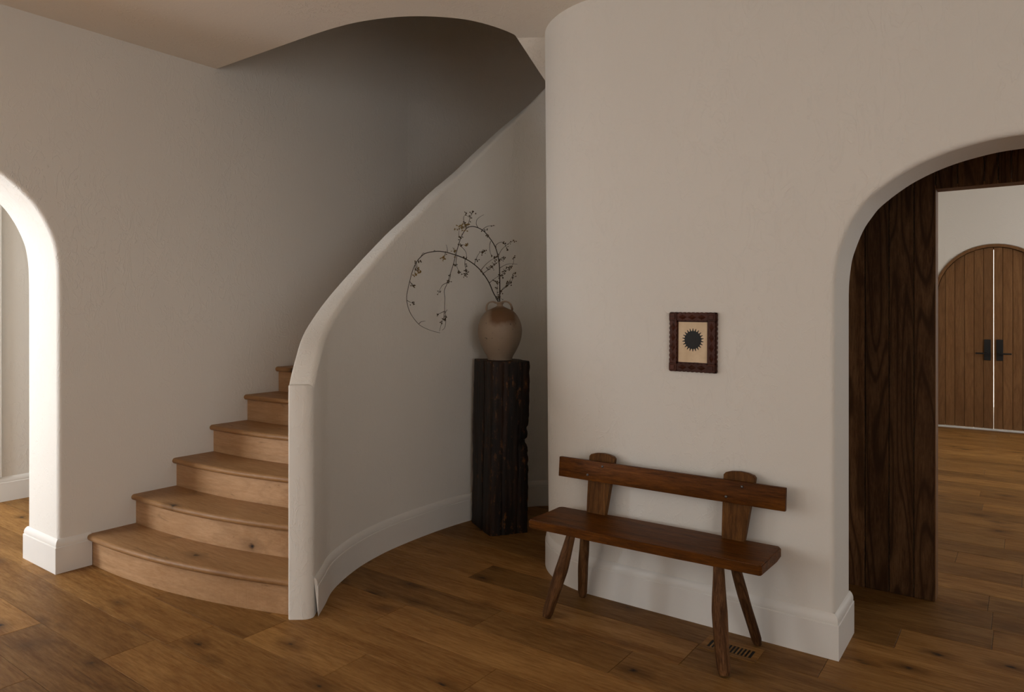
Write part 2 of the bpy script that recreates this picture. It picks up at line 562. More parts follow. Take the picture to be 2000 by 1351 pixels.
def section(pi, po, z, ri=0.030, ro=0.007):
    w = (po - pi)
    L = w.length
    w = w / L
    s = []
    levels = [0.0, 0.2, 0.6, 1.0]
    for lv in levels:
        s.append(Vector((pi.x, pi.y, lv * (z - ri))))
    for a in (0.26, 0.52, 0.79, 1.05, 1.31, 1.57):
        q = pi + w * (ri * (1 - math.cos(a)))
        s.append(Vector((q.x, q.y, z - ri + ri * math.sin(a))))
    q = (pi + po) / 2
    s.append(Vector((q.x, q.y, z)))
    for a in (0.0, 0.5, 1.05, 1.57):
        q = po - w * (ro * (1 - math.sin(a)))
        s.append(Vector((q.x, q.y, z - ro + ro * math.cos(a))))
    for lv in reversed(levels[:-1]):
        s.append(Vector((po.x, po.y, lv * (z - ro))))
    return s
secs = []
t0 = (inn[0] - inn[1]).normalized()
wd = (out_[0] - inn[0]).normalized()
CAPI, CAPO, CAPL = 0.046, 0.014, 0.034
for a in (1.57, 1.3, 1.0, 0.7, 0.35):
    adv = t0 * (CAPL * math.sin(a))
    pi = inn[0] + adv + wd * (CAPI * (1 - math.cos(a)))
    po = out_[0] + adv - wd * (CAPO * (1 - math.cos(a)))
    secs.append(section(pi, po, cz[0] - 0.002 * math.sin(a), 0.012 + 0.01 * math.cos(a)))
for i in range(len(inn)):
    secs.append(section(inn[i], out_[i], cz[i]))
V, Fc = [], []
for s in secs:
    V.extend(s)
m_ = len(secs[0])
for i in range(len(secs) - 1):
    for k in range(m_ - 1):
        a = i * m_ + k
        Fc.append((a, a + m_, a + m_ + 1, a + 1))
Fc.append(tuple(range(m_)))
Fc.append(tuple(reversed(range((len(secs) - 1) * m_, len(secs) * m_))))
gw = mesh('wall_niche', V, Fc, 'plaster', smooth=32)
bm = bmesh.new(); bm.from_mesh(gw.data); bmesh.ops.recalc_face_normals(bm, faces=bm.faces); bm.to_mesh(gw.data); bm.free()
gw.data.set_sharp_from_angle(angle=math.radians(32))
structure(gw)

# ------------------------------------------------------------------ ceiling, soffit and stair shaft
edge = [(-2.415, 3.360), (-2.400, 3.300), (-2.424, 3.150), (-2.480, 3.005), (-2.566, 2.893), (-2.690, 2.786), (-2.830, 2.712), (-3.00, 2.658), (-3.18, 2.633), (-3.36, 2.624)]
ev = [(v.x, v.y) for v in catmull([(x, y, 0) for x, y in edge], 4)]
ring = ev + [(XL - 0.02, 2.617), (XL - 0.02, YB - 0.02), (XR + 0.02, YB - 0.02), (XR + 0.02, 3.2), (-1.7, 3.2), (-1.7, 3.83)]
V = [(x, y, ZC) for x, y in ring]
n0 = len(ring)
V += [(x, y, ZC + 0.28) for x, y in ring]
Fc = [tuple(range(n0)), tuple(reversed(range(n0, 2 * n0)))]
for i in range(n0):
    j = (i + 1) % n0
    Fc.append((i, i + n0, j + n0, j))
# sloping soffit dropping away behind the rounded corner
b0 = len(V)
V += [(-2.415, 3.360, ZC), (-1.7, 3.83, ZC), (-1.75, 4.62, 2.62), (-2.56, 4.62, 2.56), (-2.451, 3.659, 2.931),
      (-2.415, 3.360, ZC + .28), (-1.7, 3.83, ZC + .28), (-1.75, 4.62, ZC + .28), (-2.56, 4.62, ZC + .28), (-2.451, 3.659, ZC + .28)]
Fc += [(b0, b0 + 1, b0 + 2, b0 + 3, b0 + 4), (b0 + 9, b0 + 8, b0 + 7, b0 + 6, b0 + 5)]
for i in range(5):
    j = (i + 1) % 5
    Fc.append((b0 + i, b0 + 5 + i, b0 + 5 + j, b0 + j))
cl = mesh('ceiling', V, Fc, 'ceiling')
bm = bmesh.new(); bm.from_mesh(cl.data); bmesh.ops.recalc_face_normals(bm, faces=bm.faces); bm.to_mesh(cl.data); bm.free()
structure(cl)
# upper shaft wall standing on the slab edge, and its lid
V, Fc = [], []
strip(V, Fc, [(XL, 2.617)] + list(reversed(ev)) + [(-2.451, 3.659), (-2.56, 4.60), (-1.45, 4.60)], [ZC + 0.28, ZT])
b0 = len(V)
V += [(XL - 0.45, 2.4, ZT), (-1.3, 2.4, ZT), (-1.3, 5.8, ZT), (XL - 0.45, 5.8, ZT)]
Fc.append((b0, b0 + 1, b0 + 2, b0 + 3))
structure(mesh('wall_upper_stair', V, Fc, 'plaster', smooth=35))

# ------------------------------------------------------------------ rest of the shell
def slab(name, x0, x1, y0, y1, z0, z1, mat='plaster', hole=None, axis='Y'):
    """wall slab, optionally with a rectangular opening given as (a0, a1, z0, z1) along its length"""
    bm = bmesh.new()
    if hole is None:
        box_bm(x1 - x0, y1 - y0, z1 - z0, 0, 1, bm, ((x0 + x1) / 2, (y0 + y1) / 2, (z0 + z1) / 2))
    else:
        a0, a1, h0, h1 = hole
        def part(p0, p1, q0, q1):
            if p1 - p0 < 1e-4 or q1 - q0 < 1e-4:
                return
            if axis == 'X':
                box_bm(p1 - p0, y1 - y0, q1 - q0, 0, 1, bm, ((p0 + p1) / 2, (y0 + y1) / 2, (q0 + q1) / 2))
            else:
                box_bm(x1 - x0, p1 - p0, q1 - q0, 0, 1, bm, ((x0 + x1) / 2, (p0 + p1) / 2, (q0 + q1) / 2))
        s0, s1 = (x0, x1) if axis == 'X' else (y0, y1)
        part(s0, a0, z0, z1); part(a1, s1, z0, z1); part(a0, a1, z0, h0); part(a0, a1, h1, z1)
    return structure(from_bm(name, bm, mat))

slab('wall_back', XL - 0.41, XR + 0.15, YB - 0.15, YB, 0, ZC + .02, hole=(-3.55, -1.15, 0.65, 2.85), axis='X')
slab('wall_left_south', XL - 0.41, XL, YB, -1.0, 0, ZC + .02, hole=(-2.9, -1.3, 0.65, 2.75), axis='Y')
slab('wall_east', XR, XR + 0.15, YB, 3.6, 0, ZC + .02, hole=(-2.55, 0.15, 0.5, 2.7), axis='Y')
# side room through the left arch
slab('wall_side_room_far', -6.47, -6.31, -1.15, 4.2, 0, 2.9, hole=(-0.72, 1.926, 0.20, 2.24), axis='Y')
slab('wall_side_room_window', -6.47, XL - 0.41, -1.15, -0.97, 0, 2.9, hole=(-6.15, -5.17, 0.55, 2.55), axis='X')
slab('wall_side_room_end', -6.47, XL - 0.41, 4.05, 4.2, 0, 2.9)
slab('ceiling_side_room', -6.47, XL - 0.41, -1.15, 4.2, 2.82, 2.95, 'ceiling')
# passage behind the right arch
slab('wall_passage_end', -1.62, -1.5, YR + 0.2, 4.2, 0, 2.9)
slab('ceiling_passage', -1.62, XR, YR + 0.28, 4.2, 2.72, 2.85, 'ceiling')
slab('wall_passage_east', 1.6, 1.75, YR + 0.3, 4.2, 0, 2.8)
slab('ceiling_leak_lid', -2.42, -1.25, 3.3, 4.75, ZC + 0.27, ZC + 0.4)  # unseen lid added to keep sky light out of the stairwell
# far room
YF = 10.42
slab('wall_far_room_left', -1.45, -1.30, 4.2, YF + .2, 0, ZC)
slab('wall_far_room_right', 3.3, 3.45, 4.2, YF + .2, 0, ZC, hole=(7.0, 9.0, 0.6, 2.8), axis='Y')
slab('wall_far_room_header', -1.45, 3.45, 4.10, 4.2, 2.70, ZC + .05)
slab('wall_far_room_front', 1.70, 3.45, 4.10, 4.2, 0, 2.75)
slab('ceiling_far_room', -1.45, 3.45, 4.1, YF + .2, ZC - 0.02, ZC + .1, 'ceiling')
# sunlit slabs added outside so the far door's gap shows bright
slab('wall_gap_backdrop', -4.0, 3.5, 14.6, 14.8, -0.1, 3.6)
slab('floor_gap_backdrop', -4.0, 3.5, YF + 0.25, 14.6, -0.12, -0.03)  # added ground slab, keeps the lower part of the gap bright
# window frames where the daylight comes in
def window(name, c, w, h, along):
    fr = structure(empty(name, c))
    def bar(nm, l, hh, off, off_z):
        sx, sy = (l, 0.06) if along == 'X' else (0.06, l)
        o3 = (off, 0, off_z) if along == 'X' else (0, off, off_z)
        from_bm(nm, box_bm(sx, sy, hh, 0.004), 'trim', fr, o3)
    bar('window_rail', w, 0.06, 0, h / 2 - 0.03)
    bar('window_rail', w, 0.06, 0, -h / 2 + 0.03)
    for s in (-1, 1):
        bar('window_stile', 0.06, h - 0.12, s * (w / 2 - 0.03), 0)
    bar('window_mullion', 0.04, h - 0.12, 0, 0)
window('window_1', (-2.35, YB - 0.06, 1.75), 2.4, 2.2, 'X')
window('window_5', (3.26, -1.2, 1.6), 2.7, 2.2, 'Y')
window('window_2', (-5.66, -1.06, 1.55), 0.98, 2.0, 'X')
window('window_4', (-6.39, 0.603, 1.22), 2.646, 2.04, 'Y')
window('window_6', (-4.58, -2.1, 1.70), 1.6, 2.1, 'Y')
window('window_3', (3.36, 8.0, 1.7), 2.0, 2.2, 'Y')

# ------------------------------------------------------------------ skirting boards
BPROF = [(0.019, 0.0), (0.019, 0.142), (0.0175, 0.1445), (0.0150, 0.1450), (0.0150, 0.1475), (0.0155, 0.153), (0.0150, 0.160), (0.0130, 0.168), (0.0095, 0.176), (0.005, 0.182), (0.0, 0.186), (-0.002, 0.186)]
def skirting(name, path, side=1, closed_ends=True, smooth=24):
    """path: plan polyline of the wall face; side +1 = board lies to the left of travel; sharp plan corners are mitred"""
    P_ = [Vector((x, y, 0)) for x, y in path]
    V, Fc = [], []
    n = len(P_)
    for i in range(n):
        ta = (P_[i] - P_[i - 1]).normalized() if i > 0 else (P_[1] - P_[0]).normalized()
        tb = (P_[i + 1] - P_[i]).normalized() if i < n - 1 else ta
        na = Vector((-ta.y, ta.x, 0)) * side
        nb2 = Vector((-tb.y, tb.x, 0)) * side
        mnrm = (na + nb2)
        mnrm = mnrm / max(0.2, mnrm.dot(na))
        for o, z in BPROF:
            q = P_[i] + mnrm * o
            V.append((q.x, q.y, z))
    m2 = len(BPROF)
    for i in range(n - 1):
        for k in range(m2 - 1):
            a = i * m2 + k
            q = (a, a + m2, a + m2 + 1, a + 1)
            Fc.append(q)
    Fc.append(tuple(range(m2)))
    Fc.append(tuple(reversed(range((n - 1) * m2, n * m2))))
    o = mesh(name, V, Fc, 'trim')
    bm = bmesh.new(); bm.from_mesh(o.data); bmesh.ops.recalc_face_normals(bm, faces=bm.faces); bm.to_mesh(o.data); bm.free()
    for p in o.data.polygons:
        p.use_smooth = True
    o.data.set_sharp_from_angle(angle=math.radians(smooth))
    return structure(o)

skirting('baseboard_left', [(XL - 0.41, 1.672 + 0.2), (XL - 0.41, 1.672), (XL, 1.672), (XL, 1.842)], side=-1)
skirting('baseboard_left_south', [(XL, YB), (XL, -0.072), (XL - 0.41, -0.072), (XL - 0.41, -0.3)], side=-1)
cylb = [(XC - RC * math.sin(i * HP / 24), YCc - RC * math.cos(i * HP / 24)) for i in range(25)]
skirting('baseboard_right', [(-0.645, YR + 0.305 + 0.0), (-0.645, YR)] + cylb + [(XC - RC, 4.1), (XC - RC, 4.53)], side=1)
skirting('baseboard_right_east', [(XR, YR), (0.645, YR), (0.645, YR + 0.305)], side=1)
skirting('baseboard_niche', [(p.x, p.y) for p in inn], side=-1 if sg > 0 else 1)
skirting('baseboard_side_room', [(-6.31, -0.97), (-6.31, 4.05)], side=-1)
# pale casing of the opening in the side room's far wall
structure(from_bm('trim_1', box_bm(0.03, 0.12, 2.1, 0.004), 'trim', None, (-6.298, 1.986, 1.236)))

# ------------------------------------------------------------------ staircase
RISE, NOSE, TT = 0.1755, 0.028, 0.034
stair = tag(empty('staircase', (-3.6, 1.9, 0)), 'oak staircase curving up between the left wall and the white curved guard wall', 'staircase')
gc = [((a + b) / 2) for a, b in zip(inn, out_)]      # guard wall centre line
def nose_curve(k):
    """plan line of nosing k (1-based) from the outer wall to inside the guard wall"""
    if k <= 7:
        y0 = 1.816 + 0.2505 * (k - 1)
        pts = []
        x = XL - 0.008
        while True:
            y = y0 + 0.130 * max(0.0, x + 4.2) ** 2 + 0.10 * min(0.0, x + 4.2) ** 2
            pts.append((x, y))
            # stop on the guard centre line
            best = min(gc, key=lambda p: abs(p.y - y) + (0 if p.x < -2.6 else 9))
            lim = best.x if y > gc[0].y else gc[0].x - 0.03
            if x >= lim - 0.004:
                break
            x = min(x + 0.075, lim)
        return pts
    j = k - 7
    y7 = 1.816 + 0.2505 * 6
    a = math.radians(180 - 9.5 * j)
    piv = Vector((-2.35, y7 + 0.24 + 0.02 * j, 0))
    d = Vector((math.cos(a), math.sin(a), 0))
    inner = min((p for p in gc if p.x < -1.6), key=lambda p: abs((p - piv).normalized().cross(d).z) + (0 if (p - piv).dot(d) > 0 else 9))
    # outer hit on straight wall or rounded back wall
    L = 0.3
    while L < 4:
        q = piv + d * L
        c = Vector((-3.078, 4.40, 0))
        if q.x < XL or q.y > 5.65 or (q.x < c.x and q.y > c.y and (q - c).length > 1.25):
            break
        L += 0.01
    o = piv + d * (L + 0.01)
    return [(o.x + (inner.x - o.x) * t / 10, o.y + (inner.y - o.y) * t / 10) for t in range(11)]

def inset(path, dist):
    out = []
    for i in range(len(path)):
        a = path[max(0, i - 1)]; b = path[min(len(path) - 1, i + 1)]
        dx, dy = b[0] - a[0], b[1] - a[1]
        l = math.hypot(dx, dy)
        out.append((path[i][0] - dy / l * dist, path[i][1] + dx / l * dist))
    return out
def resample(path, n):
    L = [0.0]
    for a, b in zip(path[:-1], path[1:]):
        L.append(L[-1] + math.hypot(b[0] - a[0], b[1] - a[1]))
    out = []
    for k in range(n):
        t = L[-1] * k / (n - 1)
        i = max(j for j in range(len(L)) if L[j] <= t + 1e-9)
        i = min(i, len(path) - 2)
        u = (t - L[i]) / max(1e-9, L[i + 1] - L[i])
        out.append((path[i][0] + (path[i + 1][0] - path[i][0]) * u, path[i][1] + (path[i + 1][1] - path[i][1]) * u))
    return out
NS = 17
curves = {k: resample(nose_curve(k), 22) for k in range(1, NS + 2)}
for k in range(1, NS + 1):
    z = RISE * k
    front, back = curves[k], inset(curves[k + 1], NOSE + 0.02)
    org = Vector((front[11][0], front[11][1], z))
    r = TT / 2
    V, Fc = [], []
    rows = []
    prof = [(r * (1 - math.sin(a)), -r + r * math.cos(a)) for a in (0.0, 0.35, 0.8, 1.2, 1.57, 1.95, 2.4, 2.8, 3.1416)]
    rowlist = [(back, 0.0)]
    for o, dz in prof:
        rowlist.append((inset(front, o), dz))
    rowlist.append((back, -TT))
    for path, dz in rowlist:
        b = len(V)
        V.extend((x - org.x, y - org.y, dz) for x, y in path)
        rows.append(list(range(b, b + len(path))))
    for a, b in zip(rows, rows[1:] + rows[:1]):
        for i in range(len(a) - 1):
            Fc.append((a[i], b[i], b[i + 1], a[i + 1]))
    Fc.append(tuple(rw[0] for rw in reversed(rows)))
    Fc.append(tuple(rw[-1] for rw in rows))
    o = mesh('tread', V, Fc, 'tread', stair, org - stair.location, smooth=40)
    # riser below this nosing
    f1, f2 = inset(front, NOSE), inset(front, NOSE + 0.018)
    zb = -RISE + (0.0 if k > 1 else 0.0)
    V, Fc = [], []
    for path, dz in ((f1, zb), (f1, -TT), (f2, -TT), (f2, zb)):
        V.extend((x - org.x, y - org.y, dz) for x, y in path)
    n = len(f1)
    for j in range(4):
        a, b = j * n, ((j + 1) % 4) * n
        for i in range(n - 1):
            Fc.append((a + i, a + i + 1, b + i + 1, b + i))
    Fc.append((0, n, 2 * n, 3 * n)); Fc.append((n - 1, 4 * n - 1, 3 * n - 1, 2 * n - 1))
    mesh('riser', V, Fc, 'riser', stair, org - stair.location, smooth=40)

# ------------------------------------------------------------------ dark boarded wall with the doorway behind the arch
YP = 4.075
pw = structure(empty('wall_panelled', (-0.8, YP, 0)))
ZH = 2.054
edges = [-1.5, -1.37, -1.255, -1.14, -1.025, -0.915, -0.800, -0.685, -0.573, -0.461, -0.366]
for a, b in zip(edges[:-1], edges[1:]):
    bm = box_bm(b - a - 0.003, 0.02, 2.72, 0.0035)
    from_bm('wall_board', bm, 'panel', pw, ((a + b) / 2 + 0.8, 0.01, 1.36))
hedges = [-0.366, -0.273, -0.165, -0.110, -0.057, 0.055, 0.165, 0.275, 0.385, 0.50, 0.61, 0.72]
for a, b in zip(hedges[:-1], hedges[1:]):
    bm = box_bm(b - a - 0.003, 0.02, 2.72 - ZH, 0.0035)
    from_bm('header_board', bm, 'panel', pw, ((a + b) / 2 + 0.8, 0.01, (2.72 + ZH) / 2))
for a in (0.72, 0.835, 0.95, 1.065, 1.18, 1.295, 1.41):
    from_bm('wall_board', box_bm(0.112, 0.02, 2.72, 0.0035), 'panel', pw, (a + 0.057 + 0.8, 0.01, 1.36))
# studwork core, lined opening
core = bmesh.new()
box_bm(1.12, 0.10, 2.72, 0, 1, core, (-1.5 + 0.56 + 0.8 - 0.004, 0.07, 1.36))
box_bm(1.0, 0.10, 2.72, 0, 1, core, (0.72 + 0.5 + 0.8 + 0.004, 0.07, 1.36))
box_bm(1.10, 0.10, 0.64, 0, 1, core, (0.177 + 0.8, 0.07, 2.40))
from_bm('wall_core', core, 'plaster', pw)
from_bm('door_lining', box_bm(0.016, 0.118, ZH, 0.002), 'door', pw, (-0.374 + 0.8 + 0.001, 0.062, ZH / 2))
from_bm('door_lining', box_bm(0.016, 0.118, ZH, 0.002), 'door', pw, (0.728 + 0.8, 0.062, ZH / 2))
from_bm('head_lining', box_bm(1.10, 0.118, 0.018, 0.002), 'door', pw, (0.177 + 0.8, 0.062, ZH + 0.009))

# ------------------------------------------------------------------ far wall with arched double door
XD, RD, ZS = -0.325, 0.60, 1.645
def door_arc(r, n=36):
    return [(XD - r * math.cos(i * math.pi / n), ZS + r * math.sin(i * math.pi / n)) for i in range(n + 1)]
ro = RD + 0.028
ca = [(XD - ro, 0.0), (XD - ro, 0.8)] + door_arc(ro) + [(XD + ro, 0.8), (XD + ro, 0.0)]
V, Fc = [], []
arch_wall(V, Fc, ca, -1.45, 3.45, ZC + .02, 0.20, 0.012, lambda u, d, z: (u, YF - 0.02 + d, z))
structure(mesh('wall_far', V, Fc, 'plaster', smooth=35))
dframe = structure(empty('trim_2', (XD, YF, 0)))
V, Fc = [], []
pi_ = [(XD - RD + 0.006, 0.0)] + door_arc(RD - 0.006) + [(XD + RD - 0.006, 0.0)]
po_ = [(XD - ro + 0.001, 0.0)] + door_arc(ro - 0.001) + [(XD + ro - 0.001, 0.0)]
n = len(pi_)
for path, d in ((pi_, -0.035), (po_, -0.035), (po_, 0.1), (pi_, 0.1)):
    V.extend((x - XD, d, z) for x, z in path)
for j in range(4):
    a, b = j * n, ((j + 1) % 4) * n
    for i in range(n - 1):
        Fc.append((a + i, a + i + 1, b + i + 1, b + i))
Fc += [(0, n, 2 * n, 3 * n), (n - 1, 4 * n - 1, 3 * n - 1, 2 * n - 1)]
mesh('door_frame', V, Fc, 'door', dframe, smooth=35)
V, Fc = [], []
ps_ = [(XD - RD + 0.034, 0.0)] + door_arc(RD - 0.034) + [(XD + RD - 0.034, 0.0)]
for path, d in ((ps_, 0.043), (po_, 0.043), (po_, 0.1), (ps_, 0.1)):
    V.extend((x - XD, d, z) for x, z in path)
for j in range(4):
    a, b = j * n, ((j + 1) % 4) * n
    for i in range(n - 1):
        Fc.append((a + i, a + i + 1, b + i + 1, b + i))
Fc += [(0, n, 2 * n, 3 * n), (n - 1, 4 * n - 1, 3 * n - 1, 2 * n - 1)]
mesh('door_stop', V, Fc, 'door', dframe, smooth=35)
from_bm('door_sill', box_bm(2 * RD + 0.02, 0.09, 0.018, 0.003), 'sill', dframe, (0, 0.0, 0.009))
# leaves of vertical boards
def leaf(name, s, board_edges):
    lf = structure(empty(name, (XD, YF, 0)))
    for a, b in zip(board_edges[:-1], board_edges[1:]):
        x0, x1 = min(a, b) + 0.002, max(a, b) - 0.002
        V, Fc = [], []
        top = []
        N = 8
        for i in range(N + 1):
            x = x0 + (x1 - x0) * i / N
            rr2 = (RD - 0.012) ** 2 - (x - XD) ** 2
            top.append((x, ZS + math.sqrt(max(0.0004, rr2))))
        ring = [(x0, 0.022), (x1, 0.022)] + list(reversed(top))
        m3 = len(ring)
        inner = 0.0035
        for d, sh in ((0.035, 0.0), (-0.002, 0.0), (-0.006, inner)):
            for i, (x, z) in enumerate(ring):
                xx = x + (inner if abs(x - x0) < 1e-6 else -inner if abs(x - x1) < 1e-6 else 0) * (1 if sh else 0)
                V.append((xx - XD, d, z - (0.002 if sh and i > 1 else 0)))
        for j in range(2):
            for i in range(m3):
                i2 = (i + 1) % m3
                Fc.append((j * m3 + i, j * m3 + i2, (j + 1) * m3 + i2, (j + 1) * m3 + i))
        Fc.append(tuple(range(m3)))
        Fc.append(tuple(reversed(range(2 * m3, 3 * m3))))
        o = mesh('door_board', V, Fc, 'door', lf)
        bm = bmesh.new(); bm.from_mesh(o.data); bmesh.ops.recalc_face_normals(bm, faces=bm.faces); bm.to_mesh(o.data); bm.free()
    bx0, bx1 = min(board_edges) + 0.003, max(board_edges) - 0.003
    V, Fc = [], []
    tp = []
    for i in range(25):
        x = bx0 + (bx1 - bx0) * i / 24
        tp.append((x, ZS + math.sqrt(max(0.0004, (RD - 0.014) ** 2 - (x - XD) ** 2))))
    ring = [(bx0, 0.024), (bx1, 0.024)] + list(reversed(tp))
    m3 = len(ring)
    V = [(x - XD, 0.004, z) for x, z in ring] + [(x - XD, 0.04, z) for x, z in ring]
    Fc = [tuple(reversed(range(m3))), tuple(range(m3, 2 * m3))] + [(i, (i + 1) % m3, m3 + (i + 1) % m3, m3 + i) for i in range(m3)]
    mesh('door_core', V, Fc, 'door', lf)
    # handle: tall plate with a straight lever
    hx = s * 0.062
    pl = from_bm('handle_plate', box_bm(0.068, 0.014, 0.255, 0.002), 'black', lf, (hx, -0.013, 0.982))
    bm = bmesh.new()
    tube_bm(bm, [(-s * 0.004, 0, 0), (-s * 0.004, -0.045, 0)], 0.011, 10)
    box_bm(0.128, 0.014, 0.018, 0.003, 1, bm, (s * 0.056, -0.048, 0))
    from_bm('lever', bm, 'black', pl, (0, 0, -0.042))
    if s < 0:
        for zz in (0.38, 0.80, 1.15, 1.52):
            from_bm('hinge', box_bm(0.02, 0.012, 0.10, 0.001), 'black', lf, (s * (RD - 0.006), -0.012, zz))
gap = 0.0005
leaf('door_1', -1, [-0.913, -0.828, -0.728, -0.626, -0.526, -0.428, XD - gap])
leaf('door_2', 1, [XD + gap, -0.234, -0.135, -0.037, 0.062, 0.162, 0.263])

# ------------------------------------------------------------------ old timber pedestal
ped_f, ped_l, ped_r = Vector((-2.784, 3.577, 0)), Vector((-3.092, 3.759, 0)), Vector((-2.633, 3.792, 0))
ex, ey = (ped_r - ped_f), (ped_l - ped_f)
pa, pb = ex.length, ey.length
ex.normalize(); ey.normalize()
ped_c = (ped_r + ped_l) / 2
PH = 1.120
per = []
CR = 0.010
def side_pts(a, b, n):
    return [(a[0] + (b[0] - a[0]) * i / n, a[1] + (b[1] - a[1]) * i / n) for i in range(n)]
hx_, hy_ = pa / 2, pb / 2
cor = [(-hx_, -hy_), (hx_, -hy_), (hx_, hy_), (-hx_, hy_)]
per = side_pts(cor[0], cor[1], 34) + side_pts(cor[1], cor[2], 34) + side_pts(cor[2], cor[3], 34) + side_pts(cor[3], cor[0], 40)
cracks_front = [(0.36, 0.010, 0.004)]      # on the right-hand visible face (along ex)
V, Fc, rows = [], [], []
zs = [0.0, 0.004] + [0.004 + (PH - 0.008) * i / 88 for i in range(1, 88)] + [PH - 0.005, PH]
for zi, z in enumerate(zs):
    b = len(V)
    shrink = 0.992 if z <= 0.0 or z >= PH - 1e-6 else 1.0
    lean = 0.018 * z / PH
    for i, (x, y) in enumerate(per):
        # distance to nearest corner softens the arris
        dc = min(math.hypot(x - c[0], y - c[1]) for c in cor)
        p = Vector((x, y, 0)) * shrink
        q = Vector((x * 9, y * 9, z * 1.6))
        wear = max(0.0, 1 - dc / 0.03)
        nrm = Vector((1 if x >= hx_ - 1e-6 else -1 if x <= -hx_ + 1e-6 else 0, 1 if y >= hy_ - 1e-6 else -1 if y <= -hy_ + 1e-6 else 0, 0))
        nrm.normalize()
        dsp = 0.0035 * noise.noise(q * 1.3) + 0.002 * noise.noise(Vector((x * 60, y * 60, z * 4)))
        dsp -= wear * (0.006 + 0.007 * abs(noise.noise(Vector((x * 5, y * 5, z * 11)))))
        onA = abs(y + hy_) < 1e-6          # visible right face
        onB = abs(x + hx_) < 1e-6          # visible left face
        if onA:
            u = (x + hx_) / pa
            cpos = 0.31 + 0.012 * noise.noise(Vector((0, 3, z * 5)))
            w = abs(u - cpos)
            if w < 0.035:
                dsp -= 0.012 * (1 - w / 0.035) * (0.6 + 0.4 * math.sin(z * 9))
            cpos = 0.72 + 0.02 * noise.noise(Vector((7, 3, z * 4)))
            w = abs(u - cpos)
            if w < 0.03 and z < 0.7:
                dsp -= 0.006 * (1 - w / 0.03)
        if onB:
            u = (y + hy_) / pb
            cpos = 0.40 + 0.010 * noise.noise(Vector((5, 1, z * 4)))
            w = abs(u - cpos)
            if w < 0.03:
                dsp -= 0.015 * (1 - w / 0.03)
        # rotted bite out of the right-hand arris
        dr = math.hypot(x - hx_, y + hy_)
        if dr < 0.075:
            e = 0.010 * math.exp(-((z - 0.60) / 0.11) ** 2) + 0.034 * math.exp(-((z - 0.595) / 0.016) ** 2) + 0.012 * math.exp(-((z - 0.68) / 0.014) ** 2)
            e += 0.006 * max(0, noise.noise(Vector((z * 30, 2, 1)))) * (1 if 0.3 < z < 0.85 else 0.3)
            k2 = 1 - dr / 0.075
            p += Vector((-1, 1, 0)).normalized() * e * k2 * 1.15
        p += nrm * dsp
        wpt = ex * (p.x + 0.0) + ey * (p.y + 0.0)
        V.append((wpt.x + RV.x * lean, wpt.y + RV.y * lean, z + (0.004 * noise.noise(Vector((x * 12, y * 12, 9))) if z >= PH - 0.006 else 0)))
    rows.append(list(range(b, b + len(per))))
np_ = len(per)
for a, b in zip(rows[:-1], rows[1:]):
    for i in range(np_):
        j = (i + 1) % np_
        Fc.append((a[i], a[j], b[j], b[i]))
Fc.append(tuple(reversed(rows[0]))); Fc.append(tuple(rows[-1]))
m, nt, b = new_mat('charred_old_timber')
v = mapped(nt, (14, 14, 1.1), rnd=False)
iso = mapped(nt, (1, 1, 1), rnd=False)
g = noise_n(nt, v, 2.0, 6, 0.65, 0.5)
col = mix(nt, ramp(nt, g, [(0.3, 0.0), (0.7, 1.0)]), (0.0055, 0.004, 0.0033), (0.020, 0.0125, 0.0085))
spk = ramp(nt, noise_n(nt, mapped(nt, (1, 1, 0.45), rnd=False), 34.0, 5, 0.7), [(0.55, 0.0), (0.64, 1.0)])
big = ramp(nt, noise_n(nt, iso, 6.0, 3), [(0.48, 0.0), (0.62, 1.0)])
geo = nt.nodes.new('ShaderNodeNewGeometry')
edgew = ramp(nt, geo.outputs['Pointiness'], [(0.50, 0.0), (0.545, 1.0)])
wearf = math_n(nt, 'MULTIPLY', spk, math_n(nt, 'ADD', math_n(nt, 'MULTIPLY', big, 0.25), math_n(nt, 'MULTIPLY', edgew, 0.9)))
brown = ramp(nt, noise_n(nt, mapped(nt, (6, 6, 0.8), rnd=False), 2.2, 4, 0.6), [(0.5, 0.0), (0.75, 1.0)])
col = mix(nt, math_n(nt, 'MULTIPLY', brown, 0.7), col, (0.045, 0.018, 0.008))
col = mix(nt, wearf, col, (0.26, 0.105, 0.026))
nt.links.new(col, b.inputs['Base Color'])
inp(b, Roughness=0.55)
b.inputs['Specular IOR Level'].default_value = 0.22
add_bump(nt, b, g, 0.5, 0.006)
M['ped'] = m
ped = mesh('timber_pedestal', V, Fc, 'ped', None, ped_c, smooth=40)
tag(ped, 'tall blackened old timber block standing in the curved niche', 'pedestal')

